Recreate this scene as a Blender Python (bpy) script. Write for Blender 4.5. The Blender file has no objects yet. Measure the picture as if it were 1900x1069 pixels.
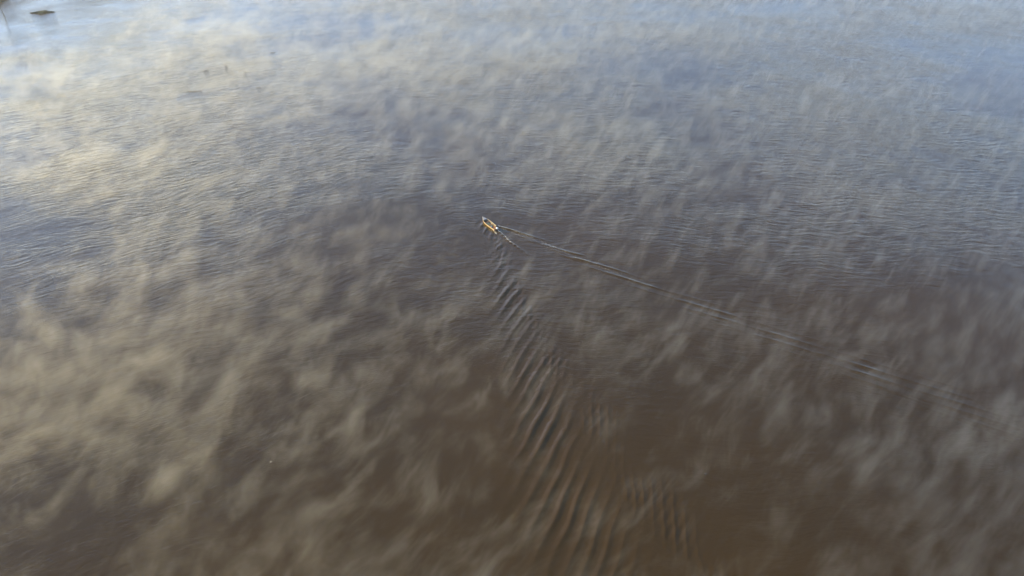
import bpy, bmesh, math, random
import numpy as np
from mathutils import Vector, Matrix, noise as mnoise

random.seed(7)
rng = np.random.default_rng(11)
S = bpy.context.scene
COL = S.collection

# ------------------------------------------------------------------ camera
CAM_H, PITCH, HFOV = 90.0, 34.0, 66.0
cam_d = bpy.data.cameras.new('camera')
cam_d.angle = math.radians(HFOV)
cam_d.clip_start, cam_d.clip_end = 0.5, 20000
cam = bpy.data.objects.new('camera', cam_d)
cam.location = (0, 0, CAM_H)
cam.rotation_euler = (math.radians(90 - PITCH), 0, 0)
COL.objects.link(cam)
S.camera = cam

# ------------------------------------------------------------------ sky and sun
SUN_EL, SUN_AZ = 19.0, -72.0        # azimuth from +Y towards +X
w = bpy.data.worlds.new('World')
S.world = w
w.use_nodes = True
nt = w.node_tree
nt.nodes.clear()
sky = nt.nodes.new('ShaderNodeTexSky')
sky.sky_type = 'NISHITA'
sky.sun_disc = False
sky.sun_elevation = math.radians(SUN_EL)
sky.sun_rotation = math.radians(SUN_AZ)
sky.air_density, sky.dust_density, sky.ozone_density = 0.52, 0.0, 0.0
bg = nt.nodes.new('ShaderNodeBackground')
bg.inputs['Strength'].default_value = 0.15
wo = nt.nodes.new('ShaderNodeOutputWorld')
nt.links.new(sky.outputs[0], bg.inputs['Color'])
nt.links.new(bg.outputs[0], wo.inputs['Surface'])

sun_d = bpy.data.lights.new('sun', 'SUN')
sun_d.energy = 3.9
sun_d.angle = math.radians(0.53)
sun_d.color = (1.0, 0.76, 0.29)
sun = bpy.data.objects.new('sun', sun_d)
a, e = math.radians(SUN_AZ), math.radians(SUN_EL)
sd = Vector((math.sin(a) * math.cos(e), math.cos(a) * math.cos(e), math.sin(e)))
sun.rotation_euler = sd.to_track_quat('Z', 'Y').to_euler()
sun.location = (-200, 60, 150)
COL.objects.link(sun)

S.view_settings.view_transform = 'Standard'
S.view_settings.look = 'None'
S.view_settings.gamma = 1
S.view_settings.use_curve_mapping = False
S.view_settings.exposure = 2.0

S.render.engine = 'CYCLES'
S.cycles.use_denoising = True
S.cycles.max_bounces = 6
S.cycles.volume_bounces = 0
S.cycles.volume_step_rate = 1.0
S.cycles.volume_preview_step_rate = 1.0
S.cycles.volume_max_steps = 256


# ------------------------------------------------------------------ helpers
def link(o, parent=None):
    COL.objects.link(o)
    if parent is not None:
        o.parent = parent
    return o


def tag(o, label=None, cat=None, group=None, kind=None):
    if label: o['label'] = label
    if cat: o['category'] = cat
    if group: o['group'] = group
    if kind: o['kind'] = kind
    return o


def empty(name, loc, rz=0.0):
    o = bpy.data.objects.new(name, None)
    o.location = loc
    o.rotation_euler = (0, 0, rz)
    o.empty_display_size = 0.3
    return link(o)


def obj(name, bm, m, parent=None, smooth=False):
    me = bpy.data.meshes.new(name)
    bmesh.ops.recalc_face_normals(bm, faces=bm.faces)
    bm.to_mesh(me)
    bm.free()
    if smooth:
        for p in me.polygons:
            p.use_smooth = True
    me.materials.append(m)
    return link(bpy.data.objects.new(name, me), parent)


class N:
    """tiny node-graph writer"""
    def __init__(s, tree):
        s.t = tree

    def val(s, sock, v):
        if isinstance(v, bpy.types.NodeSocket):
            s.t.links.new(v, sock)
        else:
            sock.default_value = v

    def m(s, op, a, b=0.0, c=0.0, clamp=False):
        n = s.t.nodes.new('ShaderNodeMath')
        n.operation = op
        n.use_clamp = clamp
        s.val(n.inputs[0], a); s.val(n.inputs[1], b); s.val(n.inputs[2], c)
        return n.outputs[0]

    def sep(s, v):
        n = s.t.nodes.new('ShaderNodeSeparateXYZ')
        s.val(n.inputs[0], v)
        return n.outputs

    def comb(s, x, y, z):
        n = s.t.nodes.new('ShaderNodeCombineXYZ')
        for i, q in enumerate((x, y, z)):
            s.val(n.inputs[i], q)
        return n.outputs[0]

    def vadd(s, a, b):
        n = s.t.nodes.new('ShaderNodeVectorMath')
        n.operation = 'ADD'
        s.val(n.inputs[0], a); s.val(n.inputs[1], b)
        return n.outputs[0]

    def vscale(s, a, k):
        n = s.t.nodes.new('ShaderNodeVectorMath')
        n.operation = 'SCALE'
        s.val(n.inputs[0], a); s.val(n.inputs['Scale'], k)
        return n.outputs[0]

    def noise(s, vec, scale, detail=2.0, rough=0.5, lac=2.0, dist=0.0, color=False, dim='3D'):
        n = s.t.nodes.new('ShaderNodeTexNoise')
        n.noise_dimensions = dim
        s.val(n.inputs['Vector'], vec)
        n.inputs['Scale'].default_value = scale
        n.inputs['Detail'].default_value = detail
        n.inputs['Roughness'].default_value = rough
        n.inputs['Lacunarity'].default_value = lac
        n.inputs['Distortion'].default_value = dist
        return n.outputs['Color' if color else 'Fac']

    def rng(s, v, a, b, c=0.0, d=1.0, smooth=True):
        n = s.t.nodes.new('ShaderNodeMapRange')
        n.interpolation_type = 'SMOOTHSTEP' if smooth else 'LINEAR'
        for i, q in enumerate((v, a, b, c, d)):
            s.val(n.inputs[i], q)
        return n.outputs[0]

    def rot(s, x, y, deg):
        c, q = math.cos(math.radians(deg)), math.sin(math.radians(deg))
        u = s.m('ADD', s.m('MULTIPLY', x, c), s.m('MULTIPLY', y, q))
        v = s.m('ADD', s.m('MULTIPLY', x, -q), s.m('MULTIPLY', y, c))
        return u, v


def mat(name, color, rough=0.6, metal=0.0, var=0.25, vscale=6.0, bump=0.0, spec=0.5):
    m = bpy.data.materials.new(name)
    m.use_nodes = True
    t = m.node_tree
    t.nodes.clear()
    g = N(t)
    out = t.nodes.new('ShaderNodeOutputMaterial')
    p = t.nodes.new('ShaderNodeBsdfPrincipled')
    tc = t.nodes.new('ShaderNodeTexCoord')
    f = g.noise(tc.outputs['Object'], vscale, 4.0, 0.6)
    mix = t.nodes.new('ShaderNodeMix')
    mix.data_type = 'RGBA'
    mix.inputs[6].default_value = tuple(c * (1 - var) for c in color) + (1,)
    mix.inputs[7].default_value = tuple(min(1, c * (1 + var)) for c in color) + (1,)
    t.links.new(f, mix.inputs[0])
    t.links.new(mix.outputs[2], p.inputs['Base Color'])
    p.inputs['Roughness'].default_value = rough
    p.inputs['Metallic'].default_value = metal
    p.inputs['Specular IOR Level'].default_value = spec
    if bump:
        b = t.nodes.new('ShaderNodeBump')
        b.inputs['Strength'].default_value = 1.0
        b.inputs['Distance'].default_value = bump
        t.links.new(f, b.inputs['Height'])
        t.links.new(b.outputs[0], p.inputs['Normal'])
    t.links.new(p.outputs[0], out.inputs['Surface'])
    return m


# ------------------------------------------------------------------ water
def water_material():
    m = bpy.data.materials.new('river water')
    m.use_nodes = True
    t = m.node_tree
    t.nodes.clear()
    g = N(t)
    out = t.nodes.new('ShaderNodeOutputMaterial')
    p = t.nodes.new('ShaderNodeBsdfPrincipled')
    p.inputs['IOR'].default_value = 1.333
    p.inputs['Roughness'].default_value = 0.05
    geo = t.nodes.new('ShaderNodeNewGeometry')
    X, Y, Z = g.sep(geo.outputs['Position'])
    pos = geo.outputs['Position']
    # silt: patches of browner and greyer water
    f = g.noise(pos, 0.018, 3.0, 0.55)
    mix = t.nodes.new('ShaderNodeMix')
    mix.data_type = 'RGBA'
    mix.inputs[6].default_value = (0.0215, 0.0130, 0.0020, 1)
    mix.inputs[7].default_value = (0.0310, 0.0180, 0.0024, 1)
    t.links.new(g.rng(f, 0.2, 0.8), mix.inputs[0])
    t.links.new(mix.outputs[2], p.inputs['Base Color'])
    # wind ripples, two families of crests
    wob = g.noise(pos, 0.05, 2.0, 0.5)
    wob2 = g.m('MULTIPLY', g.m('SUBTRACT', wob, 0.5), 10.0)
    Yw = g.m('ADD', Y, wob2)
    a1 = g.comb(g.m('MULTIPLY', X, 0.22), g.m('MULTIPLY', Yw, 0.85), 0.0)
    h1 = g.noise(a1, 1.0, 5.0, 0.60, 2.1)
    u, v = g.rot(X, Yw, 30.0)
    a2 = g.comb(g.m('MULTIPLY', u, 0.26), g.m('MULTIPLY', v, 0.95), 3.7)
    h2 = g.noise(a2, 1.0, 5.0, 0.60, 2.1)
    # the slanting family belongs to the left of the reach
    side = g.rng(g.m('ADD', g.m('MULTIPLY', Y, 0.35), X), -20.0, 90.0)
    h = g.m('ADD', g.m('MULTIPLY', h2, g.m('SUBTRACT', 1.0, side)), g.m('MULTIPLY', h1, side))
    u3, v3 = g.rot(X, Y, -52.0)
    h3 = g.noise(g.comb(g.m('MULTIPLY', u3, 0.8), g.m('MULTIPLY', v3, 1.6), 9.0), 1.0, 3.0, 0.6)
    gust = g.rng(g.noise(pos, 0.014, 4.0, 0.6), 0.36, 0.64, 0.35, 1.35)
    # calmer water in the wake's middle and near the camera side
    calm = g.rng(Y, 80.0, 210.0, 0.28, 1.0)
    amp = g.m('MULTIPLY', gust, calm)
    H = g.m('MULTIPLY', g.m('ADD', h, g.m('MULTIPLY', h3, 0.10)), amp)
    b = t.nodes.new('ShaderNodeBump')
    b.inputs['Strength'].default_value = 1.0
    b.inputs['Distance'].default_value = 0.36
    t.links.new(H, b.inputs['Height'])
    t.links.new(b.outputs[0], p.inputs['Normal'])
    t.links.new(p.outputs[0], out.inputs['Surface'])
    return m


def axis(lo, dense_lo, dense_hi, hi, far, step, mid):
    a = np.arange(dense_lo, dense_hi, step)
    l = np.arange(dense_lo - mid, lo, -mid)[::-1]
    r = np.arange(dense_hi, hi, mid)
    k = 1.35 ** np.arange(1, 24)
    k = np.cumsum(k) / np.cumsum(k)[-1] * far
    return np.concatenate([(lo - k)[::-1], l, a, r, hi + k])


def dist_polyline(X, Y, pts):
    """distance to a polyline, signed side and the length along it"""
    best = np.full(X.shape, 1e9); sgn = np.zeros(X.shape); along = np.zeros(X.shape)
    acc = 0.0
    for (x0, y0), (x1, y1) in zip(pts[:-1], pts[1:]):
        dx, dy = x1 - x0, y1 - y0
        L = math.hypot(dx, dy)
        t = np.clip(((X - x0) * dx + (Y - y0) * dy) / L ** 2, 0, 1)
        d = np.hypot(X - x0 - t * dx, Y - y0 - t * dy)
        s = np.sign((X - x0) * dy - (Y - y0) * dx)
        q = d < best
        best = np.where(q, d, best); sgn = np.where(q, s, sgn); along = np.where(q, acc + t * L, along)
        acc += L
    return best * sgn, along, acc


def lowfreq(X, Y, scale, seed):
    """smooth random field in -1..1 from a few sines"""
    r = np.random.default_rng(seed)
    f = np.zeros(X.shape)
    for i in range(9):
        th = r.uniform(0, 2 * math.pi); k = 2 * math.pi / scale * r.uniform(0.5, 1.4)
        f += np.sin(k * (X * math.cos(th) + Y * math.sin(th)) + r.uniform(0, 6.28))
    return f / 4.0


BOAT = (-5.15, 159.9)
def wake_height(X, Y):
    h = np.zeros(X.shape)
    n1, n2, n3, n4 = (lowfreq(X, Y, sc, sd_) for sc, sd_ in ((16, 1), (11, 2), (9, 3), (26, 4)))
    # broad port-side bow waves
    big = [(-4.2, 152.0), (-2.2, 141.0), (-0.6, 128.5), (1.6, 113.1), (4.2, 98.3), (7.0, 84.1), (9.0, 70.0), (10.5, 55.0)]
    d, s, L = dist_polyline(X, Y, big)
    wid = 1.3 + 0.055 * s
    env = np.exp(-(d / wid) ** 2 / 1.3) * np.clip(s / 14, 0, 1)
    th = math.radians(158.0) + 0.0006 * (s - 40)
    k = 2 * math.pi / 2.2
    ph = k * (X * math.cos(math.radians(157)) + Y * math.sin(math.radians(157))) + 1.3 * n4 + 0.6 * n2
    amp = 0.10 * (0.75 + 0.35 * n1)
    h += env * amp * (np.cos(ph) + 0.22 * np.cos(2 * ph))
    # short port-side waves
    port = [(-3.9, 156.4), (-2.3, 147.0), (-0.4, 139.4), (1.8, 128.5), (4.3, 120.3), (7.4, 110.5), (11.0, 101.7), (15.9, 91.8), (19.6, 83.1), (22.5, 73.0), (24.5, 63), (26, 52)]
    d, s, L = dist_polyline(X, Y, port)
    wid = 0.55 + 0.032 * s
    env = np.exp(-(d / wid) ** 2 / 1.2)
    k = 2 * math.pi / 1.4
    ph = k * (X * math.cos(math.radians(174)) + Y * math.sin(math.radians(174))) + 1.2 * n3 + 2.2 * n4 + 0.9 * n2
    amp = 0.050 * np.clip(0.7 + 0.9 * n2, 0.05, 2.2) * (0.6 + 1.1 * np.exp(-s / 25))
    ph2 = 2 * math.pi / 1.25 * (X * math.cos(math.radians(150)) + Y * math.sin(math.radians(150))) + 1.3 * n1 + 1.2 * n4
    h += env * amp * (np.cos(ph) + 0.25 * np.cos(2 * ph) + 0.55 * np.cos(ph2))
    # starboard streaks: long sharp crests in echelon, almost along the arm
    star = [(-3.2, 159.2), (2.4, 155.0), (7.6, 151.2), (17.3, 142.9), (27.4, 133.9), (37.0, 126.6), (46.8, 119.4), (58.3, 110.9), (65.0, 105.8), (76, 97.6), (92, 86)]
    d, s, L = dist_polyline(X, Y, star)
    wid = 0.60 + 0.026 * s
    env = np.exp(-(d / wid) ** 2 / 1.1) * np.exp(-s / 58.0) * np.clip(0.9 + 0.4 * n3 + 0.3 * n1, 0.0, 1.4)
    k = 2 * math.pi / 2.05
    ph = k * (X * math.cos(math.radians(61)) + Y * math.sin(math.radians(61))) + 0.6 * n4 + 0.25 * n2
    prof = np.exp(-(1 - np.cos(ph)) * 2.4)
    h += env * (0.32 * np.clip(0.85 + 0.55 * n1, 0.15, 2)) * prof
    # a fainter inner set beside it, on the wake side
    inner = [(x_ + 0.03 * i_ - 0.3, y_ - 0.25 - 0.42 * i_) for i_, (x_, y_) in enumerate(star)]
    d, s, L = dist_polyline(X, Y, inner)
    env = np.exp(-(d / (0.35 + 0.014 * s)) ** 2) * np.exp(-s / 60.0) * np.clip(s / 8, 0, 1)
    k = 2 * math.pi / 0.95
    ph = k * (X * math.cos(math.radians(56)) + Y * math.sin(math.radians(56))) + 0.8 * n3
    h += env * 0.075 * np.clip(0.5 + 0.9 * n2, 0, 2) * np.exp(-(1 - np.cos(ph)) * 1.4)
    # thin churn line straight off the stern
    d, s, L = dist_polyline(X, Y, [(-3.6, 157.3), (-0.6, 152.1), (3.4, 146.6)])
    env = np.exp(-(d / 0.30) ** 2) * np.exp(-s / 9.0)
    h += 0.16 * env * (1 + 0.7 * np.cos(4.5 * s + 2 * n1))
    # swells lapping off the port side of the hull and the steep first waves
    d, s, L = dist_polyline(X, Y, [(-7.4, 160.5), (-5.2, 156.0), (-4.1, 153.0), (-3.2, 149.0), (-1.6, 142.5)])
    env = np.exp(-(d / 1.2) ** 2)
    ph = 2 * math.pi / 1.9 * (X * math.cos(math.radians(168)) + Y * math.sin(math.radians(168))) + 1.3 * n3
    h += 0.075 * env * (np.cos(ph) + 0.3 * np.cos(2 * ph))
    return h


def build_water():
    xs = axis(-420, -16, 84, 420, 9000, 0.17, 6.0)
    ys = axis(-60, 44, 166, 620, 9000, 0.17, 6.0)
    X, Y = np.meshgrid(xs, ys)
    Z = wake_height(X, Y)
    fade = np.clip((X + 16) / 3, 0, 1) * np.clip((84 - X) / 6, 0, 1) * np.clip((Y - 44) / 6, 0, 1) * np.clip((166 - Y) / 2, 0, 1)
    Z = Z * fade
    ny, nx = X.shape
    co = np.stack([X, Y, Z], -1).astype(np.float32).reshape(-1)
    idx = np.arange(nx * ny).reshape(ny, nx)
    q = np.stack([idx[:-1, :-1], idx[:-1, 1:], idx[1:, 1:], idx[1:, :-1]], -1).reshape(-1, 4).astype(np.int32)
    me = bpy.data.meshes.new('water')
    me.vertices.add(nx * ny)
    me.vertices.foreach_set('co', co)
    me.loops.add(q.size)
    me.loops.foreach_set('vertex_index', q.reshape(-1))
    me.polygons.add(len(q))
    me.polygons.foreach_set('loop_start', np.arange(0, q.size, 4, dtype=np.int32))
    me.polygons.foreach_set('loop_total', np.full(len(q), 4, dtype=np.int32))
    me.polygons.foreach_set('use_smooth', np.ones(len(q), dtype=bool))
    me.update()
    me.materials.append(water_material())
    o = link(bpy.data.objects.new('water', me))
    tag(o, 'brown rippled river water with the wake of the boat', 'water', kind='structure')


build_water()


# ------------------------------------------------------------------ stern froth, and wake glint painted as pale flecks
def build_foam_glint():
    r = np.random.default_rng(3)
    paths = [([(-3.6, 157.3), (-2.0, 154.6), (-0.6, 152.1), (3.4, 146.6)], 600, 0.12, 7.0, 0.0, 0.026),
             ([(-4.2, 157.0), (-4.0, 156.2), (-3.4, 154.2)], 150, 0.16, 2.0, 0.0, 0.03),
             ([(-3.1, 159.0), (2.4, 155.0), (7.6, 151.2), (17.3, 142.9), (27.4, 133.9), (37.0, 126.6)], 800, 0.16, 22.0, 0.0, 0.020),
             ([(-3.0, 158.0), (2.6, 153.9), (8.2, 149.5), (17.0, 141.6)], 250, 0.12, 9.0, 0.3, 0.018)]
    px, py, pr = [], [], []
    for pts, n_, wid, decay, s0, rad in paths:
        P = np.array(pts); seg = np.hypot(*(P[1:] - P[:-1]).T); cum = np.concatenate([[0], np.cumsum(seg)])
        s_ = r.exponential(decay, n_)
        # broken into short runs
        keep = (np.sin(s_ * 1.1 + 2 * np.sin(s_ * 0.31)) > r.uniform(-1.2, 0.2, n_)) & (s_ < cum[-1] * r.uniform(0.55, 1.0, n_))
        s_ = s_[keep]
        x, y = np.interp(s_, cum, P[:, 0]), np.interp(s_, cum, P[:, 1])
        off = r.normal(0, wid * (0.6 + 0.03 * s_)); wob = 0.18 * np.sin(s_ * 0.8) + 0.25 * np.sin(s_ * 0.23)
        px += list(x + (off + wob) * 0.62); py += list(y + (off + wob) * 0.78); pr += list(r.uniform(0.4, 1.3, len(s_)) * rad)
    px, py, pr = np.array(px), np.array(py), np.array(pr)
    pz = wake_height(px, py)
    bm = bmesh.new()
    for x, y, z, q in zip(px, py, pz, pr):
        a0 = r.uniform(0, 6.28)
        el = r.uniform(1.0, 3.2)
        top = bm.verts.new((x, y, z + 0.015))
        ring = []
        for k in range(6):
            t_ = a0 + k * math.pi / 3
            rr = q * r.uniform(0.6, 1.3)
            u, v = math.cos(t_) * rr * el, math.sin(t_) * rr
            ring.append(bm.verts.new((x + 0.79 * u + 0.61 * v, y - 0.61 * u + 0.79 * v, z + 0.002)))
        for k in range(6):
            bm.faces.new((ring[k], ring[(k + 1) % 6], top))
    m = bpy.data.materials.new('foam_glint')
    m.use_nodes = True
    m.node_tree.nodes['Principled BSDF'].inputs['Base Color'].default_value = (0.62, 0.60, 0.54, 1)  # pale colour stands in for sun glint and sky reflection on the crests
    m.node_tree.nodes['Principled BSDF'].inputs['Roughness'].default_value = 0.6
    o = obj('foam_glint', bm, m, None, True)
    tag(o, 'pale flecks of froth and painted sun glint in broken lines behind the boat', 'foam_glint', kind='stuff')


build_foam_glint()


# ------------------------------------------------------------------ materials for things
M_hull = mat('weathered ochre hull paint', (0.50, 0.35, 0.15), 0.45, var=0.18, vscale=3, bump=0.004)
M_inner = mat('grimy inner hull', (0.12, 0.11, 0.085), 0.8, var=0.35, vscale=4)
M_rail = mat('worn pale timber rail', (0.42, 0.34, 0.23), 0.6, var=0.15, vscale=8)
M_plank = mat('reddish brown plank', (0.17, 0.085, 0.05), 0.7, var=0.3, vscale=5)
M_deck = mat('grey painted deck', (0.26, 0.27, 0.29), 0.6, var=0.15, vscale=5)
M_net = mat('green net', (0.045, 0.09, 0.075), 0.9, var=0.5, vscale=14, bump=0.03)
M_white = mat('white engine paint', (0.78, 0.78, 0.76), 0.3, var=0.04, vscale=5)
M_dark = mat('black engine metal', (0.025, 0.025, 0.028), 0.4, var=0.2, vscale=8)
M_steel = mat('dull steel', (0.35, 0.35, 0.36), 0.35, 0.9, var=0.1)
M_skin = mat('tanned skin', (0.30, 0.17, 0.11), 0.55, var=0.08, vscale=20)
M_jacket = mat('near black jacket', (0.010, 0.010, 0.013), 0.9, var=0.2, vscale=12, bump=0.01)
M_trouser = mat('dark blue trousers', (0.016, 0.018, 0.028), 0.9, var=0.2, vscale=12, bump=0.01)
M_cap = mat('dark cap cloth', (0.015, 0.015, 0.018), 0.85, var=0.2, vscale=20)
M_hair = mat('black hair', (0.012, 0.010, 0.009), 0.6, var=0.2, vscale=40)
M_shoe = mat('pale rubber boots', (0.55, 0.53, 0.48), 0.6, var=0.1, vscale=10)
M_blue = mat('pale blue plastic', (0.45, 0.55, 0.62), 0.45, var=0.08, vscale=6)
M_leaf = mat('grey green leaves', (0.026, 0.046, 0.034), 0.7, var=0.45, vscale=0.9)
M_yleaf = mat('yellowing leaves', (0.13, 0.13, 0.065), 0.7, var=0.3, vscale=1.5)
M_root = mat('wet tangled roots', (0.045, 0.040, 0.030), 0.8, var=0.4, vscale=4, bump=0.05)
M_wood = mat('grey dead wood', (0.10, 0.085, 0.07), 0.8, var=0.3, vscale=6)
M_bark = mat('dark wet wood', (0.035, 0.028, 0.024), 0.6, var=0.3, vscale=6)
M_mud = mat('dark bank mud and turf', (0.020, 0.026, 0.018), 0.9, var=0.45, vscale=0.2, bump=0.2)
M_pale = mat('pale plastic', (0.72, 0.68, 0.60), 0.6, var=0.05, vscale=6)


def bm_box(bm, c, s, rot=None, bev=0.0):
    g = bmesh.ops.create_cube(bm, size=1.0)
    vs = g['verts']
    for v in vs:
        v.co = Vector((v.co.x * s[0], v.co.y * s[1], v.co.z * s[2]))
        if rot is not None:
            v.co = rot @ v.co
        v.co += Vector(c)
    if bev:
        es = list({e_ for v in vs for e_ in v.link_edges})
        bmesh.ops.bevel(bm, geom=es, offset=bev, segments=2, affect='EDGES', profile=0.6)


def bm_tube(bm, pts, rad, seg=8, caps=True):
    rings = []
    n = len(pts)
    for i, p in enumerate(pts):
        p = Vector(p)
        d = (Vector(pts[min(i + 1, n - 1)]) - Vector(pts[max(i - 1, 0)])).normalized()
        up = Vector((0, 0, 1)) if abs(d.z) < 0.9 else Vector((1, 0, 0))
        u = d.cross(up).normalized(); v = d.cross(u)
        r = rad[i] if isinstance(rad, (list, tuple)) else rad
        rings.append([bm.verts.new(p + u * r * math.cos(2 * math.pi * k / seg) + v * r * math.sin(2 * math.pi * k / seg)) for k in range(seg)])
    for A, B in zip(rings[:-1], rings[1:]):
        for k in range(seg):
            bm.faces.new((A[k], A[(k + 1) % seg], B[(k + 1) % seg], B[k]))
    if caps:
        bm.faces.new(rings[0]); bm.faces.new(rings[-1][::-1])


def loft(bm, rings, closed=False, cap=False):
    vr = [[bm.verts.new(Vector(p)) for p in r] for r in rings]
    m_ = len(vr[0])
    for A, B in zip(vr[:-1], vr[1:]):
        for k in range(m_ if closed else m_ - 1):
            bm.faces.new((A[k], A[(k + 1) % m_], B[(k + 1) % m_], B[k]))
    if cap:
        bm.faces.new(vr[0]); bm.faces.new(vr[-1][::-1])
    return vr


def skin_obj(name, bones, m, parent, sub=2, root=0):
    """bones: dict name -> (co, radius or (rx, ry)), links: list of pairs"""
    verts, links = bones
    names = list(verts)
    me = bpy.data.meshes.new(name)
    me.from_pydata([verts[k][0] for k in names], [(names.index(a_), names.index(b_)) for a_, b_ in links], [])
    o = link(bpy.data.objects.new(name, me), parent)
    sk = o.modifiers.new('skin', 'SKIN')
    if not me.skin_vertices:
        bpy.context.view_layer.objects.active = o
    lay = me.skin_vertices[0].data
    for i, k in enumerate(names):
        r = verts[k][1]
        lay[i].radius = r if isinstance(r, tuple) else (r, r)
        lay[i].use_root = (i == root)
    sk.use_smooth_shade = True
    sk.branch_smoothing = 0.4
    ss = o.modifiers.new('sub', 'SUBSURF')
    ss.levels = ss.render_levels = sub
    me.materials.append(m)
    dg = bpy.context.evaluated_depsgraph_get()
    ev = bpy.data.meshes.new_from_object(o.evaluated_get(dg))
    o.modifiers.clear()
    o.data = ev
    ev.materials.clear()
    ev.materials.append(m)
    for p in ev.polygons:
        p.use_smooth = True
    return o


# ------------------------------------------------------------------ the boat
def half_beam(x):
    if x <= 0.4:
        return 0.80 - 0.18 * ((0.4 - x) / 3.3) ** 2
    t_ = (x - 0.4) / 2.75
    return max(0.03, 0.80 * (1 - t_ ** 2.3))


def sheer(x):
    return 0.40 + 0.36 * max(0.0, (x - 0.2) / 2.9) ** 2 + 0.03 * max(0.0, (-x) / 2.9) ** 2


def section(x, inset=0.0, n=9):
    b = max(0.01, half_beam(x) - inset)
    zt, zb = sheer(x), -0.16 + 0.34 * max(0.0, (x - 1.6) / 1.5) ** 2 + inset
    pts = []
    for k in range(-n, n + 1):
        q = abs(k) / n
        y_ = b * (math.sin(q * math.pi / 2) ** 0.75)
        z_ = zb + (zt - zb) * (q ** 2.2)
        pts.append((x, math.copysign(y_, k) if k else 0.0, z_))
    return pts


def build_boat():
    root = empty('motor_canoe', (BOAT[0], BOAT[1] - 0.5, 0.0), math.radians(90 + 33))
    tag(root, 'ochre wooden open boat with a white outboard motor heading across the misty river', 'boat')
    xs_ = [-2.9 + 6.0 * i / 40 for i in range(41)]
    bm = bmesh.new()
    vr = loft(bm, [section(x) for x in xs_])
    bm.faces.new(vr[0])
    obj('hull', bm, M_hull, root, True)
    bm = bmesh.new()
    vr = loft(bm, [section(x, 0.045) for x in xs_[1:-2]])
    bm.faces.new(vr[0][::-1])
    obj('inner_hull', bm, M_inner, root, True)
    for sgn in (1, -1):
        bm = bmesh.new()
        rr = []
        for x in xs_[:-1]:
            y_ = sgn * half_beam(x); z_ = sheer(x)
            w_ = 0.055 * sgn
            if abs(y_) < 0.06: w_ = y_ * 0.9
            rr.append([(x, y_ + 0.03 * sgn, z_ - 0.03), (x, y_ + 0.03 * sgn, z_ + 0.035), (x, y_ - w_, z_ + 0.035), (x, y_ - w_, z_ - 0.03)])
        loft(bm, rr, closed=True, cap=True)
        obj('gunwale', bm, M_rail, root)
    # rub strake along the port and starboard side
    for sgn in (1, -1):
        bm = bmesh.new()
        rr = []
        for x in xs_[:-2]:
            z_ = sheer(x) - 0.17
            q = ((z_ + 0.16) / (sheer(x) + 0.16)) ** (1 / 2.2)
            y_ = sgn * half_beam(x) * (math.sin(q * math.pi / 2) ** 0.75)
            rr.append([(x, y_ - 0.01 * sgn, z_ - 0.025), (x, y_ + 0.03 * sgn, z_ - 0.02), (x, y_ + 0.03 * sgn, z_ + 0.02), (x, y_ - 0.01 * sgn, z_ + 0.025)])
        loft(bm, rr, closed=True, cap=True)
        obj('rub_strake', bm, M_plank, root)
    # fore deck
    bm = bmesh.new()
    rr = []
    for x in xs_:
        if x >= 1.95:
            b = half_beam(x) - 0.02
            rr.append([(x, -b, sheer(x) + 0.04), (x, 0, sheer(x) + 0.08), (x, b, sheer(x) + 0.04), (x, b * 0.98, sheer(x) + 0.015), (x, -b * 0.98, sheer(x) + 0.015)])
    loft(bm, rr, closed=True, cap=True)
    dk = obj('foredeck', bm, M_deck, root)
    bm = bmesh.new()
    bm_tube(bm, [(2.75, 0, 0.74), (2.75, 0, 0.90)], [0.035, 0.05], 10)
    bm_tube(bm, [(2.75, -0.10, 0.86), (2.75, 0.10, 0.86)], 0.02, 8)
    obj('mooring_post', bm, M_dark, dk, True)
    # stem piece
    bm = bmesh.new()
    bm_box(bm, (3.11, 0, 0.50), (0.07, 0.09, 0.74), Matrix.Rotation(0.12, 3, 'Y'), 0.012)
    obj('stem', bm, M_deck, root)
    # floor boards
    bm = bmesh.new()
    for k in range(5):
        bm_box(bm, (-0.35, -0.36 + 0.18 * k, 0.02), (4.2, 0.16, 0.03), None, 0.005)
    obj('floorboard', bm, M_inner, root)
    # thwarts
    for x in (1.15, -0.35):
        bm = bmesh.new()
        bm_box(bm, (x, 0, 0.27), (0.26, 2 * half_beam(x) - 0.14, 0.04), None, 0.008)
        obj('thwart', bm, M_plank, root)
    bm = bmesh.new()
    bm_box(bm, (-2.44, 0, 0.29), (0.66, 2 * half_beam(-2.25) - 0.16, 0.05), None, 0.01)
    st = obj('stern_seat', bm, M_plank, root)
    tag(st, 'reddish brown stern seat')
    # ribs
    for x in (-1.5, -0.95, 0.3, 0.75, 1.6):
        bm = bmesh.new()
        s0, s1 = section(x, 0.045), section(x, 0.08)
        a_ = [bm.verts.new((p[0] - 0.03, p[1], p[2])) for p in s0]; b_ = [bm.verts.new((p[0] - 0.03, p[1], p[2])) for p in s1]
        c_ = [bm.verts.new((p[0] + 0.03, p[1], p[2])) for p in s1]; d_ = [bm.verts.new((p[0] + 0.03, p[1], p[2])) for p in s0]
        for k in range(len(s0) - 1):
            for A, B in ((a_, b_), (b_, c_), (c_, d_)):
                bm.faces.new((A[k], A[k + 1], B[k + 1], B[k]))
        obj('rib', bm, M_rail, root)
    # transom board
    bm = bmesh.new()
    sec = section(-2.9, 0.0)
    f_ = [bm.verts.new((-2.93, p[1], p[2])) for p in sec]; b_ = [bm.verts.new((-2.86, p[1], p[2])) for p in sec]
    bm.faces.new(f_); bm.faces.new(b_[::-1])
    for k in range(len(sec)):
        k2 = (k + 1) % len(sec)
        bm.faces.new((f_[k], f_[k2], b_[k2], b_[k]))
    obj('transom', bm, M_plank, root)
    # outboard motor
    bm = bmesh.new()
    bm_box(bm, (-3.10, 0, 0.22), (0.13, 0.11, 0.66), None, 0.03)
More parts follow.
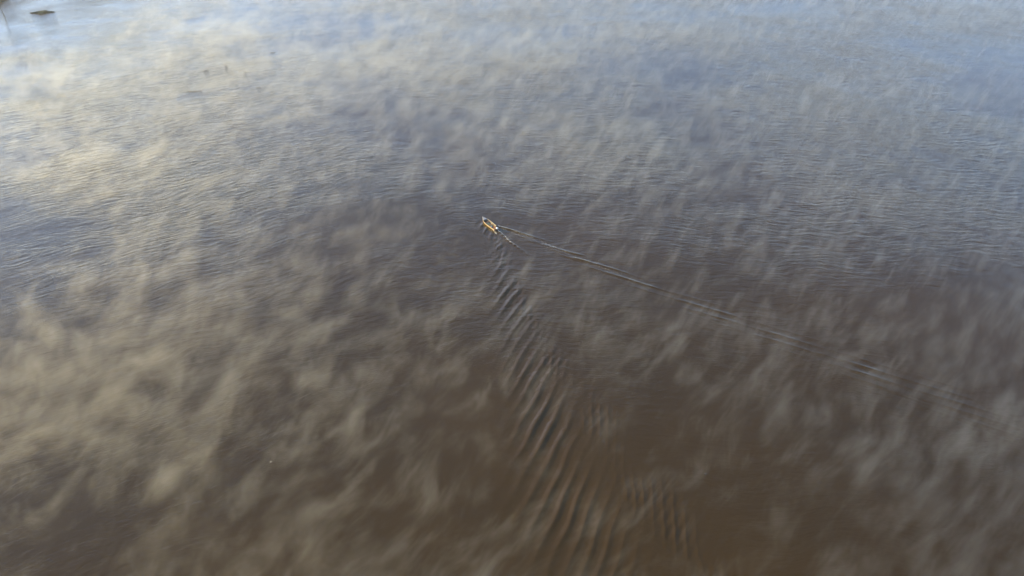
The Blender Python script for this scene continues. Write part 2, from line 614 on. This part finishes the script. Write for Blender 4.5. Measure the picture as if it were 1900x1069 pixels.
    bm_box(bm, (-2.96, 0, 0.44), (0.20, 0.24, 0.10), None, 0.02)
    bm_box(bm, (-3.14, 0, -0.18), (0.32, 0.16, 0.03), None, 0.01)
    bm_tube(bm, [(-3.34, 0, -0.38), (-3.20, 0, -0.38), (-3.05, 0, -0.38), (-2.95, 0, -0.38)], [0.05, 0.065, 0.06, 0.01], 10)
    bm_box(bm, (-3.12, 0, -0.30), (0.14, 0.04, 0.26), None, 0.015)
    motor = obj('outboard_motor', bm, M_dark, root)
    bm = bmesh.new()
    rr = []
    for z_, sx, sy in ((0.52, 0.14, 0.11), (0.56, 0.22, 0.16), (0.68, 0.245, 0.175), (0.82, 0.235, 0.165), (0.90, 0.18, 0.125), (0.93, 0.08, 0.06)):
        rr.append([(-3.12 + sx * math.copysign(abs(math.cos(t_)) ** 0.7, math.cos(t_)), sy * math.copysign(abs(math.sin(t_)) ** 0.7, math.sin(t_)), z_) for t_ in [2 * math.pi * k / 20 for k in range(20)]])
    loft(bm, rr, closed=True, cap=True)
    obj('engine_cover', bm, M_white, motor, True)
    bm = bmesh.new()
    bm_tube(bm, [(-2.92, 0, 0.55), (-2.75, -0.07, 0.62), (-2.52, -0.17, 0.66)], [0.02, 0.018, 0.022], 8)
    obj('tiller', bm, M_dark, motor, True)
    bm = bmesh.new()
    for k in range(3):
        R_ = Matrix.Rotation(2 * math.pi * k / 3, 3, 'X')
        ring = [R_ @ Vector((-3.37 + 0.03 * (q - 0.5), w_, 0.04 + r_)) + Vector((0, 0, -0.0)) for (q, w_, r_) in ((0, -0.02, 0), (0, -0.07, 0.08), (0.5, -0.02, 0.12), (1, 0.05, 0.09), (1, 0.02, 0))]
        top_ = [bm.verts.new(p + Vector((0, 0, -0.38))) for p in ring]
        bot_ = [bm.verts.new(p + Vector((0.008, 0, -0.38))) for p in ring]
        bm.faces.new(top_); bm.faces.new(bot_[::-1])
        for i in range(5):
            j = (i + 1) % 5
            bm.faces.new((top_[i], top_[j], bot_[j], bot_[i]))
    obj('propeller', bm, M_steel, motor)
    return root


boat = build_boat()
BM = Matrix.Translation(boat.location) @ Matrix.Rotation(math.radians(90 + 33), 4, 'Z')


def at_boat(x, y, z):
    return BM @ Vector((x, y, z))


# things lying in the boat
def build_cargo():
    p = at_boat(0.30, 0.05, 0.06)
    bm = bmesh.new()
    bmesh.ops.create_icosphere(bm, subdivisions=4, radius=1.0)
    for v in bm.verts:
        n_ = mnoise.noise(v.co * 1.7) * 0.35 + mnoise.noise(v.co * 5.0) * 0.13
        v.co = Vector((v.co.x * 0.45 * (1 + n_), v.co.y * 0.36 * (1 + n_), max(-0.05, v.co.z * 0.24 * (1 + n_)) + 0.03))
    o = obj('fishing_net', bm, M_net, None, True)
    o.location = p; o.rotation_euler.z = boat.rotation_euler.z
    tag(o, 'dark green heap of fishing net lying amidships in the boat', 'fishing net')
    p = at_boat(-0.95, 0.18, 0.04)
    t_ = empty('bucket', p, boat.rotation_euler.z)
    tag(t_, 'pale blue plastic bucket standing near the stern seat in the boat', 'bucket')
    bm = bmesh.new()
    rr = []
    for z_, r_ in ((0, 0.11), (0.26, 0.15), (0.28, 0.155), (0.28, 0.14), (0.26, 0.138), (0.02, 0.10)):
        rr.append([(r_ * math.cos(2 * math.pi * k / 20), r_ * math.sin(2 * math.pi * k / 20), z_) for k in range(20)])
    loft(bm, rr, closed=True, cap=True)
    obj('pail', bm, M_blue, t_, True)
    bm = bmesh.new()
    bm_tube(bm, [(0.15 * math.cos(q), 0.07 * math.sin(q), 0.28 + 0.10 * math.sin(q)) for q in [math.pi * k / 10 for k in range(11)]], 0.006, 6)
    obj('handle', bm, M_steel, t_, True)
    # fuel can under the edge of the stern seat
    p = at_boat(-1.55, -0.30, 0.04)
    t_ = empty('fuel_can', p, boat.rotation_euler.z + 0.2)
    tag(t_, 'rust red metal fuel can on the floorboards before the stern seat of the boat', 'fuel can')
    m_ = mat('rust red tin', (0.32, 0.07, 0.035), 0.5, var=0.2, vscale=10)
    bm = bmesh.new()
    bm_box(bm, (0, 0, 0.14), (0.34, 0.20, 0.28), None, 0.03)
    obj('tank', bm, m_, t_, False)
    bm = bmesh.new()
    bm_tube(bm, [(-0.08, 0, 0.28), (-0.06, 0, 0.33), (0.04, 0, 0.33), (0.06, 0, 0.28)], 0.012, 6)
    obj('handle', bm, M_dark, t_, True)
    bm = bmesh.new()
    bm_tube(bm, [(0.12, 0, 0.27), (0.12, 0, 0.31)], 0.03, 12)
    obj('cap', bm, M_dark, t_, True)


build_cargo()


# ------------------------------------------------------------------ the person at the tiller
def hand_chain(V, L, tag_, wrist, palm, fwd, side, curl):
    """palm and five bent fingers grown on the arm's last joint"""
    palm, fwd, side, curl = Vector(palm), Vector(fwd).normalized(), Vector(side).normalized(), Vector(curl).normalized()
    V[tag_ + 'palm'] = (tuple(palm), (0.034, 0.016))
    L.append((wrist, tag_ + 'palm'))
    for i, (off, ln) in enumerate(((-0.030, 0.070), (-0.010, 0.080), (0.010, 0.076), (0.029, 0.060))):
        b = palm + fwd * 0.045 + side * off
        m1 = b + fwd * ln * 0.45 + curl * ln * 0.12
        m2 = m1 + fwd * ln * 0.20 + curl * ln * 0.36
        m3 = m2 - fwd * ln * 0.10 + curl * ln * 0.28
        for j, (q, r_) in enumerate(((b, 0.0105), (m1, 0.0095), (m2, 0.0085), (m3, 0.007))):
            V['%sf%d%d' % (tag_, i, j)] = (tuple(q), r_)
        L.append((tag_ + 'palm', '%sf%d0' % (tag_, i)))
        for j in range(3):
            L.append(('%sf%d%d' % (tag_, i, j), '%sf%d%d' % (tag_, i, j + 1)))
    b = palm - side * 0.036 + fwd * 0.005
    m1 = b - side * 0.022 + fwd * 0.028 + curl * 0.012
    m2 = m1 + fwd * 0.028 + curl * 0.018
    for j, (q, r_) in enumerate(((b, 0.013), (m1, 0.011), (m2, 0.008))):
        V['%st%d' % (tag_, j)] = (tuple(q), r_)
    L += [(tag_ + 'palm', tag_ + 't0'), (tag_ + 't0', tag_ + 't1'), (tag_ + 't1', tag_ + 't2')]


def build_person():
    root = empty('person', at_boat(-2.50, -0.36, 0.318), boat.rotation_euler.z)
    root.scale = (1.12, 1.12, 1.08)
    tag(root, 'person in dark jacket and cap sitting at the stern with a hand on the tiller', 'person')
    # x forward, y to the person's left, z up; origin on the seat
    J = dict(pelvis=((0, 0, 0.11), (0.15, 0.11)), waist=((0.01, 0, 0.26), (0.135, 0.10)), chest=((0.03, 0, 0.42), (0.16, 0.11)),
             shoulders=((0.03, 0, 0.53), (0.14, 0.09)), neck=((0.045, 0, 0.61), 0.058), skull=((0.06, 0, 0.675), 0.06),
             l_sh=((0.02, 0.18, 0.52), 0.062), l_el=((-0.10, 0.31, 0.30), 0.046), l_wr=((-0.07, 0.245, 0.365 - 0.02), 0.030),
             r_sh=((0.02, -0.18, 0.52), 0.062), r_el=((0.10, -0.26, 0.28), 0.046), r_wr=((0.33, -0.18, 0.245), 0.030),
             l_hip=((0.03, 0.10, 0.10), 0.095), l_kn=((0.45, 0.15, 0.13), 0.065), l_an=((0.47, 0.15, -0.18), 0.045), l_to=((0.62, 0.16, -0.215), 0.035),
             r_hip=((0.03, -0.10, 0.10), 0.095), r_kn=((0.45, -0.15, 0.13), 0.065), r_an=((0.47, -0.15, -0.18), 0.045), r_to=((0.62, -0.16, -0.215), 0.035))
    Lk = [('pelvis', 'waist'), ('waist', 'chest'), ('chest', 'shoulders'), ('shoulders', 'neck'), ('neck', 'skull'),
          ('shoulders', 'l_sh'), ('l_sh', 'l_el'), ('l_el', 'l_wr'), ('shoulders', 'r_sh'), ('r_sh', 'r_el'), ('r_el', 'r_wr'),
          ('pelvis', 'l_hip'), ('l_hip', 'l_kn'), ('l_kn', 'l_an'), ('l_an', 'l_to'), ('pelvis', 'r_hip'), ('r_hip', 'r_kn'), ('r_kn', 'r_an'), ('r_an', 'r_to')]
    V, L = dict(J), list(Lk)
    hand_chain(V, L, 'l', 'l_wr', (-0.065, 0.225, 0.365), (0.1, -1, 0.15), (1, 0.1, 0), (0, 0, -1))
    hand_chain(V, L, 'r', 'r_wr', (0.385, -0.165, 0.225), (1, 0.15, -0.15), (0, -1, 0), (0, 0, -1))
    body = skin_obj('body', (V, L), M_skin, root, 2)
    # the head joins the neck inside the same mesh
    bm = bmesh.new()
    bm.from_mesh(body.data)
    c = Vector((0.075, 0, 0.755))
    g_ = bmesh.ops.create_icosphere(bm, subdivisions=4, radius=1.0)
    for v in g_['verts']:
        q = v.co.copy()
        x, y, z = q.x * 0.098, q.y * 0.076, q.z * 0.118
        if q.z < 0:
            x *= 1 + 0.10 * q.z * (1 if q.x < 0 else 0.2); y *= 1 + 0.25 * q.z
        # brow, eye sockets, nose, mouth, ears
        if q.x > 0.5:
            x += 0.020 * math.exp(-(q.y / 0.16) ** 2 - ((q.z + 0.12) / 0.20) ** 2)
            x -= 0.012 * math.exp(-((abs(q.y) - 0.38) / 0.15) ** 2 - ((q.z - 0.03) / 0.11) ** 2)
            x += 0.006 * math.exp(-((q.z + 0.52) / 0.06) ** 2 - (q.y / 0.3) ** 2)
            x -= 0.006 * math.exp(-((q.z + 0.60) / 0.035) ** 2 - (q.y / 0.3) ** 2)
        if abs(q.y) > 0.9:
            y += math.copysign(0.016, q.y) * math.exp(-(q.x / 0.16) ** 2 - ((q.z + 0.05) / 0.26) ** 2)
        v.co = c + Vector((x, y, z))
    for f_ in bm.faces:
        f_.smooth = True
    bm.to_mesh(body.data)
    bm.free()
    # clothes are shells lifted off the body's own surface
    VV = {k: Vector(V[k][0]) for k in V}
    def bone_of(p):
        best = None
        for a_, b_ in L:
            A, B = VV[a_], VV[b_]
            d_ = B - A
            t_ = max(0, min(1, (p - A).dot(d_) / max(1e-9, d_.length_squared)))
            q = (p - A - d_ * t_).length
            if best is None or q < best[0]:
                best = (q, a_, b_, t_)
        return best
    groups = {'jacket': [], 'trousers': [], 'boot_l': [], 'boot_r': []}
    for f_ in body.data.polygons:
        q, a_, b_, t_ = bone_of(f_.center)
        p = f_.center
        hand = a_[1:] in ('palm',) or a_[1:2] in ('f', 't') and a_[1:] not in ('_to',) and a_[0] in 'lr' and len(a_) <= 4 and a_ not in J
        if hand or b_[1:] == 'palm' or (b_.endswith('_wr') and t_ > 0.93):
            continue
        if b_[2:] in ('an', 'to') and (b_[2:] == 'to' or t_ > 0.62):
            groups['boot_' + b_[0]].append(f_.index)
        elif b_[2:] in ('hip', 'kn', 'an') or (p.z < 0.20 and abs(p.y) < 0.2 and 'pelvis' in (a_, b_)):
            groups['trousers'].append(f_.index)
        elif p.z < 0.625 and q < 0.25:
            groups['jacket'].append(f_.index)
    for key, nm, m_, off in (('jacket', 'jacket', M_jacket, 0.022), ('trousers', 'trousers', M_trouser, 0.016), ('boot_l', 'boot', M_shoe, 0.020), ('boot_r', 'boot', M_shoe, 0.020)):
        keep = set(groups[key])
        bm = bmesh.new()
        bm.from_mesh(body.data)
        bm.faces.ensure_lookup_table()
        bmesh.ops.delete(bm, geom=[f_ for f_ in bm.faces if f_.index not in keep], context='FACES')
        # one garment is one piece: drop stray faces that are not joined to it
        left, isl = set(bm.faces), []
        while left:
            st, cur = [left.pop()], []
            while st:
                q = st.pop(); cur.append(q)
                for e_ in q.edges:
                    for f2 in e_.link_faces:
                        if f2 in left:
                            left.discard(f2); st.append(f2)
            isl.append(cur)
        isl.sort(key=len)
        bmesh.ops.delete(bm, geom=[f_ for cur in isl[:-1] for f_ in cur], context='FACES')
        bmesh.ops.delete(bm, geom=[v for v in bm.verts if not v.link_faces], context='VERTS')
        bm.normal_update()
        for v in bm.verts:
            v.co += v.normal * off
        edge = [e_ for e_ in bm.edges if e_.is_boundary]
        ex = bmesh.ops.extrude_edge_only(bm, edges=edge)
        for v in [g2 for g2 in ex['geom'] if isinstance(g2, bmesh.types.BMVert)]:
            v.co -= v.normal * (off * 0.9)
        obj(nm, bm, m_, root, True)
    # head, neck, limbs and hands become one continuous surface
    bm = bmesh.new()
    bm.from_mesh(body.data)
    bmesh.ops.delete(bm, geom=[v for v in bm.verts if not v.link_faces], context='VERTS')
    bm.to_mesh(body.data)
    bm.free()
    rm = body.modifiers.new('weld', 'REMESH')
    rm.mode = 'VOXEL'
    rm.voxel_size = 0.006
    ev = bpy.data.meshes.new_from_object(body.evaluated_get(bpy.context.evaluated_depsgraph_get()))
    body.modifiers.clear()
    body.data = ev
    ev.materials.clear()
    ev.materials.append(M_skin)
    for p in ev.polygons:
        p.use_smooth = True
    bm = bmesh.new()
    bmesh.ops.create_icosphere(bm, subdivisions=3, radius=1.0)
    bmesh.ops.delete(bm, geom=[v for v in bm.verts if v.co.z < 0.12], context='VERTS')
    for v in bm.verts:
        v.co = c + Vector((v.co.x * 0.112, v.co.y * 0.090, 0.012 + v.co.z * 0.122))
    bm_box(bm, tuple(c + Vector((0.125, 0, 0.030))), (0.09, 0.13, 0.008), Matrix.Rotation(0.15, 3, 'Y'), 0.003)
    obj('cap', bm, M_cap, root, True)
    bm = bmesh.new()
    bmesh.ops.create_icosphere(bm, subdivisions=3, radius=1.0)
    bmesh.ops.delete(bm, geom=[v for v in bm.verts if v.co.x > 0.05 or v.co.z < -0.35], context='VERTS')
    for v in bm.verts:
        v.co = c + Vector((v.co.x * 0.108, v.co.y * 0.085, v.co.z * 0.124))
    obj('hair', bm, M_hair, root, True)


build_person()


# ------------------------------------------------------------------ floating plants, stake, bank
def blades(bm, n_, rx, ry, hmin, hmax, wmin, wmax, seed, shape=None, lean=0.6, z0=0.06):
    r = random.Random(seed)
    for i in range(n_):
        while True:
            x, y = r.uniform(-1, 1), r.uniform(-1, 1)
            if shape is None and x * x + y * y < 1: break
            if shape is not None and shape(x, y): break
        h_, w_ = r.uniform(hmin, hmax) * (0.25 + 0.75 * max(0, 1 - x * x)), r.uniform(wmin, wmax)
        x *= rx; y *= ry
        th = r.uniform(0, 6.283); lx, ly = r.uniform(-lean, lean) * h_, r.uniform(-lean, lean) * h_
        dx, dy = math.cos(th) * w_, math.sin(th) * w_
        a_ = bm.verts.new((x - dx * 0.4, y - dy * 0.4, z0)); b_ = bm.verts.new((x + dx * 0.4, y + dy * 0.4, z0))
        c_ = bm.verts.new((x + dx + lx * 0.5, y + dy + ly * 0.5, z0 + h_ * 0.55)); d_ = bm.verts.new((x - dx + lx * 0.5, y - dy + ly * 0.5, z0 + h_ * 0.55))
        e_ = bm.verts.new((x + lx, y + ly, z0 + h_))
        bm.faces.new((a_, b_, c_, d_)); bm.faces.new((d_, c_, e_))


def lens(x, y):
    edge = (1 - abs(x) ** 1.3) * (0.72 + 0.22 * math.sin(5 * x + 1) + 0.15 * math.sin(11 * x))
    return abs(y) < edge


def raft_base(bm, rx, ry, h_, seed, n_=56, shape=True):
    pts = []
    for k in range(n_):
        t_ = 2 * math.pi * k / n_
        x, y = math.cos(t_), math.sin(t_)
        e_ = 0.86 + 0.17 * mnoise.noise(Vector((x * 1.8, y * 1.8, seed))) + 0.10 * mnoise.noise(Vector((x * 6, y * 6, seed)))
        pts.append((x * rx * e_, y * ry * e_))
    if rx > 4:
        # long rafts taper towards both ends
        pts = [(x * 1.05, y * (1 - min(1, abs(x) / rx / 1.02) ** 1.7) + 0.02 * y) for x, y in pts]
    rings = [[(x * s_, y * s_, z_) for x, y in pts] for s_, z_ in ((1.0, -0.12), (1.0, 0.02), (0.9, h_ * 0.7), (0.5, h_), (0.04, h_))]
    loft(bm, rings, closed=True, cap=True)


def build_mat():
    t_ = empty('floating_plant_mat', (-198.8, 342.0, 0.0), math.radians(10))
    tag(t_, 'long grey green raft of floating plants with a yellowish middle near the top left corner', 'floating plants')
    bm = bmesh.new(); raft_base(bm, 5.2, 1.0, 0.06, 3.1)
    obj('root_raft', bm, M_root, t_)
    bm = bmesh.new(); blades(bm, 4200, 5.3, 1.9, 0.15, 0.60, 0.05, 0.13, 5, lens)
    obj('foliage', bm, M_leaf, t_)
    bm = bmesh.new()
    blades(bm, 700, 1.5, 1.0, 0.3, 0.9, 0.05, 0.13, 6)
    for v in bm.verts:
        v.co.x += 0.0; v.co.y -= 1.15
    obj('yellowed_foliage', bm, M_yleaf, t_)
    for (x, y, h_, lx) in ((1.9, 0.6, 2.3, -0.5), (-0.3, -2.0, 0.9, 0.1)):
        bm = bmesh.new()
        bm_tube(bm, [(x, y, 0.1), (x + lx * 0.5, y, h_ * 0.5), (x + lx, y + 0.1, h_)], [0.045, 0.035, 0.015], 6)
        obj('twig', bm, M_wood, t_)


def build_stake():
    o_b = Vector((-209.4, 332.5, 0.0))
    bm = bmesh.new()
    # stands in the water and leans to the left
    pts = [(0, 0, -0.8), (-0.15, 0.1, 1.3), (-0.52, 0.2, 3.3), (-0.95, 0.3, 5.6)]
    bm_tube(bm, pts, [0.10, 0.13, 0.17, 0.22], 8)
    o = obj('mooring_stake', bm, M_bark, None, True)
    o.location = o_b
    tag(o, 'thin dark wooden stake leaning out of the water at the left edge of the frame', 'stake')


def build_bank():
    # low bank that only just enters at the top left corner
    shore = [(-226.0, 358.5), (-226.2, 362.5), (-227.2, 367.0), (-231, 374), (-228, 385), (-207, 398), (-198, 420), (-205, 450), (-190, 490), (-196, 540), (-230, 600), (-300, 640), (-420, 640), (-440, 520), (-400, 430), (-330, 380), (-262, 362), (-238, 359.5)]
    P = []
    n_ = len(shore)
    for i in range(n_):
        a_, b_ = Vector(shore[i]), Vector(shore[(i + 1) % n_])
        k = max(2, int((b_ - a_).length / 3))
        for j in range(k):
            q = a_.lerp(b_, j / k)
            q += Vector((mnoise.noise(Vector((q.x * 0.3, q.y * 0.3, 1))), mnoise.noise(Vector((q.x * 0.3, q.y * 0.3, 7))))) * 0.9
            P.append(q)
    c = Vector((-310, 490))
    bm = bmesh.new()
    rings = []
    for s_, z_ in ((1.0, -0.5), (0.996, 0.15), (0.985, 0.55), (0.95, 0.9), (0.8, 1.2), (0.5, 1.5), (0.2, 1.4), (0.01, 1.5)):
        rings.append([(c.x + (q.x - c.x) * s_, c.y + (q.y - c.y) * s_, z_ + 0.2 * mnoise.noise(Vector((q.x * 0.1, q.y * 0.1, s_ * 5)))) for q in P])
    loft(bm, rings, closed=True, cap=True)
    o = obj('riverbank', bm, M_mud, None, True)
    tag(o, 'dark low bank of the river', 'riverbank', kind='structure')
    # marsh grass on it
    bm = bmesh.new()
    r = random.Random(4)
    for i in range(16000):
        q = P[r.randrange(len(P))] if r.random() < 0.6 else P[r.randrange(0, 8)]
        s_ = 1.0 - abs(r.gauss(0, 0.05))
        x, y = c.x + (q.x - c.x) * s_ + r.uniform(-1.4, 0.4), c.y + (q.y - c.y) * s_ + r.uniform(-0.3, 1.5)
        h_, w_ = r.uniform(0.5, 1.7), r.uniform(0.04, 0.10)
        th = r.uniform(0, 6.28); lx, ly = r.uniform(-.5, .5) * h_, r.uniform(-.5, .5) * h_
        dx, dy = math.cos(th) * w_, math.sin(th) * w_
        a_ = bm.verts.new((x - dx, y - dy, 0.0)); b_ = bm.verts.new((x + dx, y + dy, 0.0)); e_ = bm.verts.new((x + lx, y + ly, h_ + 0.5))
        bm.faces.new((a_, b_, e_))
    o = obj('marsh_grass', bm, M_leaf, None)
    tag(o, 'grey green marsh grass growing along the dark bank', 'grass', kind='stuff')
    # a log against the bank
    bm = bmesh.new()
    bm_tube(bm, [(-3.0, 0, 0.05), (-1.2, 0.1, 0.14), (0.6, 0.0, 0.10), (2.2, -0.1, 0.02)], [0.20, 0.22, 0.18, 0.07], 8)
    bm_tube(bm, [(0.2, 0, 0.12), (0.9, 0.35, 0.5)], [0.06, 0.02], 6)
    o = obj('floating_log', bm, M_bark, None, True)
    o.location = (-224.6, 355.0, 0.0)
    tag(o, 'dark log floating just below the bank in the top left corner', 'log')


def weed(x, y, rx, ry, ang, label, seed, m_=None, n_=260, cat='floating weed', name='floating_weed', group='weed clumps adrift on the upper left water'):
    t_ = empty(name, (x, y, 0.0), math.radians(ang))
    tag(t_, label, cat, group)
    bm = bmesh.new(); raft_base(bm, rx, ry, 0.025, seed, 28)
    obj('stalks', bm, M_bark, t_)
    bm = bmesh.new(); blades(bm, n_, rx * 0.9, ry * 0.8, 0.02, 0.07, 0.04, 0.09, seed, None, 2.0, 0.01)
    obj('leaves', bm, m_ or M_root, t_)


build_mat()
build_stake()
build_bank()
for a_ in ((-103.0, 247.4, 2.9, 0.55, 9, 'longest dark strip of drifting weed left of centre in the upper water', 21),
           (-87.6, 287.3, 1.1, 0.50, -6, 'small dark weed clump adrift farthest from the boat, nearest the top edge', 22),
           (-105.8, 267.8, 1.0, 0.35, 4, 'leftmost of the short weed clumps, straight beyond the longest weed strip', 23),
           (-91.6, 266.0, 0.7, 0.40, 0, 'short weed clump right of the leftmost one and level with it', 24),
           (-100.3, 272.6, 0.6, 0.25, 5, 'tiny weed scrap between two short clumps and a little beyond them', 25),
           (-83.2, 251.0, 0.9, 0.30, 3, 'rightmost dark weed clump of the group, level with the longest strip', 26)):
    weed(*a_)


def scrap(name, x, y, label, cat, m_, sz, seed):
    bm = bmesh.new()
    bmesh.ops.create_icosphere(bm, subdivisions=3, radius=1.0)
    for v in bm.verts:
        n_ = 1 + 0.4 * mnoise.noise(v.co * 2.0 + Vector((seed, 0, 0)))
        v.co = Vector((v.co.x * sz[0] * n_, v.co.y * sz[1] * n_, v.co.z * sz[2] * n_ + sz[2] * 0.3))
    o = obj(name, bm, m_, None, True)
    o.location = (x, y, 0)
    o.rotation_euler.z = 0.6
    tag(o, label, cat)


scrap('floating_debris', -37.1, 85.6, 'tiny pale scrap floating alone on the brown water at lower left', 'debris', M_pale, (0.09, 0.06, 0.03), 1)
scrap('driftwood', 29.2, 83.1, 'tiny dark piece of wood floating on the brown water right of the wake', 'driftwood', M_bark, (0.26, 0.10, 0.07), 2)


# ------------------------------------------------------------------ mist
CLEARINGS = ((-225, 345, 55, 0.35), (-118, 150, 26, 0.13), (-62, 62, 16, 0.14), (3, 100, 22, 0.05), (30, 78, 26, 0.05),
             (-5, 158, 16, 0.07), (30, 135, 25, 0.04), (-60, 240, 70, -0.03), (-10, 330, 60, -0.02), (-75, 115, 40, -0.03), (66, 68, 20, -0.05), (60, 110, 25, 0.03), (110, 150, 45, 0.03), (170, 300, 60, 0.03), (110, 250, 60, 0.04))


def build_mist():
    x0, x1, y0, y1, z0, z1 = -420, 420, 10, 700, 0.22, 7.0
    bm = bmesh.new()
    bmesh.ops.create_cube(bm, size=1.0)
    for v in bm.verts:
        v.co = Vector((x0 if v.co.x < 0 else x1, y0 if v.co.y < 0 else y1, z0 if v.co.z < 0 else z1))
    m = bpy.data.materials.new('drifting mist')
    m.use_nodes = True
    t = m.node_tree
    t.nodes.clear()
    g = N(t)
    out = t.nodes.new('ShaderNodeOutputMaterial')
    tc = t.nodes.new('ShaderNodeTexCoord')
    X, Y, Z = g.sep(tc.outputs['Object'])
    # wisps lean downwind with height
    Xs = g.m('SUBTRACT', X, g.m('MULTIPLY', Z, 0.5))
    Ys = g.m('SUBTRACT', Y, g.m('MULTIPLY', Z, 0.30))
    P = g.comb(Xs, Ys, g.m('MULTIPLY', Z, 0.8))
    wv = g.noise(P, 0.06, 2.0, 0.6, color=True)
    Pw = g.vadd(P, g.vscale(g.vadd(wv, (-0.5, -0.5, -0.5)), 11.0))
    x, y, z = g.sep(Pw)
    # the air curves: drift lines steepen from left to right
    v = g.m('SUBTRACT', y, g.m('ADD', g.m('MULTIPLY', x, 0.95), g.m('MULTIPLY', g.m('MULTIPLY', x, x), 0.0025)))
    u = g.m('ADD', g.m('MULTIPLY', x, 0.65), g.m('MULTIPLY', y, 0.75))
    Q = g.comb(g.m('MULTIPLY', u, 0.150), g.m('MULTIPLY', v, 0.185), g.m('MULTIPLY', z, 0.14))
    n = g.noise(Q, 1.0, 6.0, 0.66, 2.15)
    big = g.noise(g.comb(g.m('MULTIPLY', X, 0.011), g.m('MULTIPLY', Y, 0.016), 4.0), 1.0, 2.0, 0.5)
    thr = g.m('ADD', g.m('MULTIPLY', Z, 0.030), g.m('MULTIPLY', g.m('SUBTRACT', 0.5, big), 0.25))
    # clearings and banks of the drifting mist, where they lie on the river
    for (cx, cy, r_, k_) in CLEARINGS:
        dd = g.m('ADD', g.m('POWER', g.m('DIVIDE', g.m('SUBTRACT', X, cx), r_), 2.0), g.m('POWER', g.m('DIVIDE', g.m('SUBTRACT', Y, cy), r_), 2.0))
        thr = g.m('ADD', thr, g.m('MULTIPLY', g.m('EXPONENT', g.m('MULTIPLY', dd, -1.0)), k_))
    c = g.m('SUBTRACT', n, g.m('ADD', thr, 0.398))
    d = g.rng(c, -0.02, 0.30, 0.0, 1.0)
    base = g.m('MULTIPLY', g.m('EXPONENT', g.m('MULTIPLY', Z, -0.30)), 0.0015)
    top = g.rng(Z, 3.0, 7.0, 1.0, 0.0)
    dens = g.m('MULTIPLY', g.m('ADD', g.m('MULTIPLY', d, 0.058), base), top)
    vs = t.nodes.new('ShaderNodeVolumeScatter')
    vs.inputs['Color'].default_value = (0.97, 0.97, 0.97, 1)
    vs.inputs['Anisotropy'].default_value = 0.62
    t.links.new(dens, vs.inputs['Density'])
    t.links.new(vs.outputs[0], out.inputs['Volume'])
    try:
        m.volume_intersection_method = 'FAST'
    except Exception:
        pass
    m.cycles.volume_step_rate = 1.2
    o = obj('mist', bm, m)
    tag(o, 'wisps of pale morning mist drifting low over the river', 'mist', kind='stuff')


build_mist()


# ------------------------------------------------------------------ haze
def build_haze():
    bm = bmesh.new()
    bmesh.ops.create_cube(bm, size=1.0)
    for v in bm.verts:
        v.co = Vector((-9600 if v.co.x < 0 else 9600, -9300 if v.co.y < 0 else 9800, -2.0 if v.co.z < 0 else 96.0))
    m = bpy.data.materials.new('thin haze')
    m.use_nodes = True
    t = m.node_tree
    t.nodes.clear()
    out = t.nodes.new('ShaderNodeOutputMaterial')
    pv = t.nodes.new('ShaderNodeVolumePrincipled')
    pv.inputs['Color'].default_value = (0.92, 0.95, 1.0, 1)
    pv.inputs['Density'].default_value = 0.00012
    pv.inputs['Anisotropy'].default_value = 0.6
    t.links.new(pv.outputs[0], out.inputs['Volume'])
    tag(obj('haze', bm, m), 'thin pale haze hanging over the whole river', 'haze', kind='stuff')


build_haze()
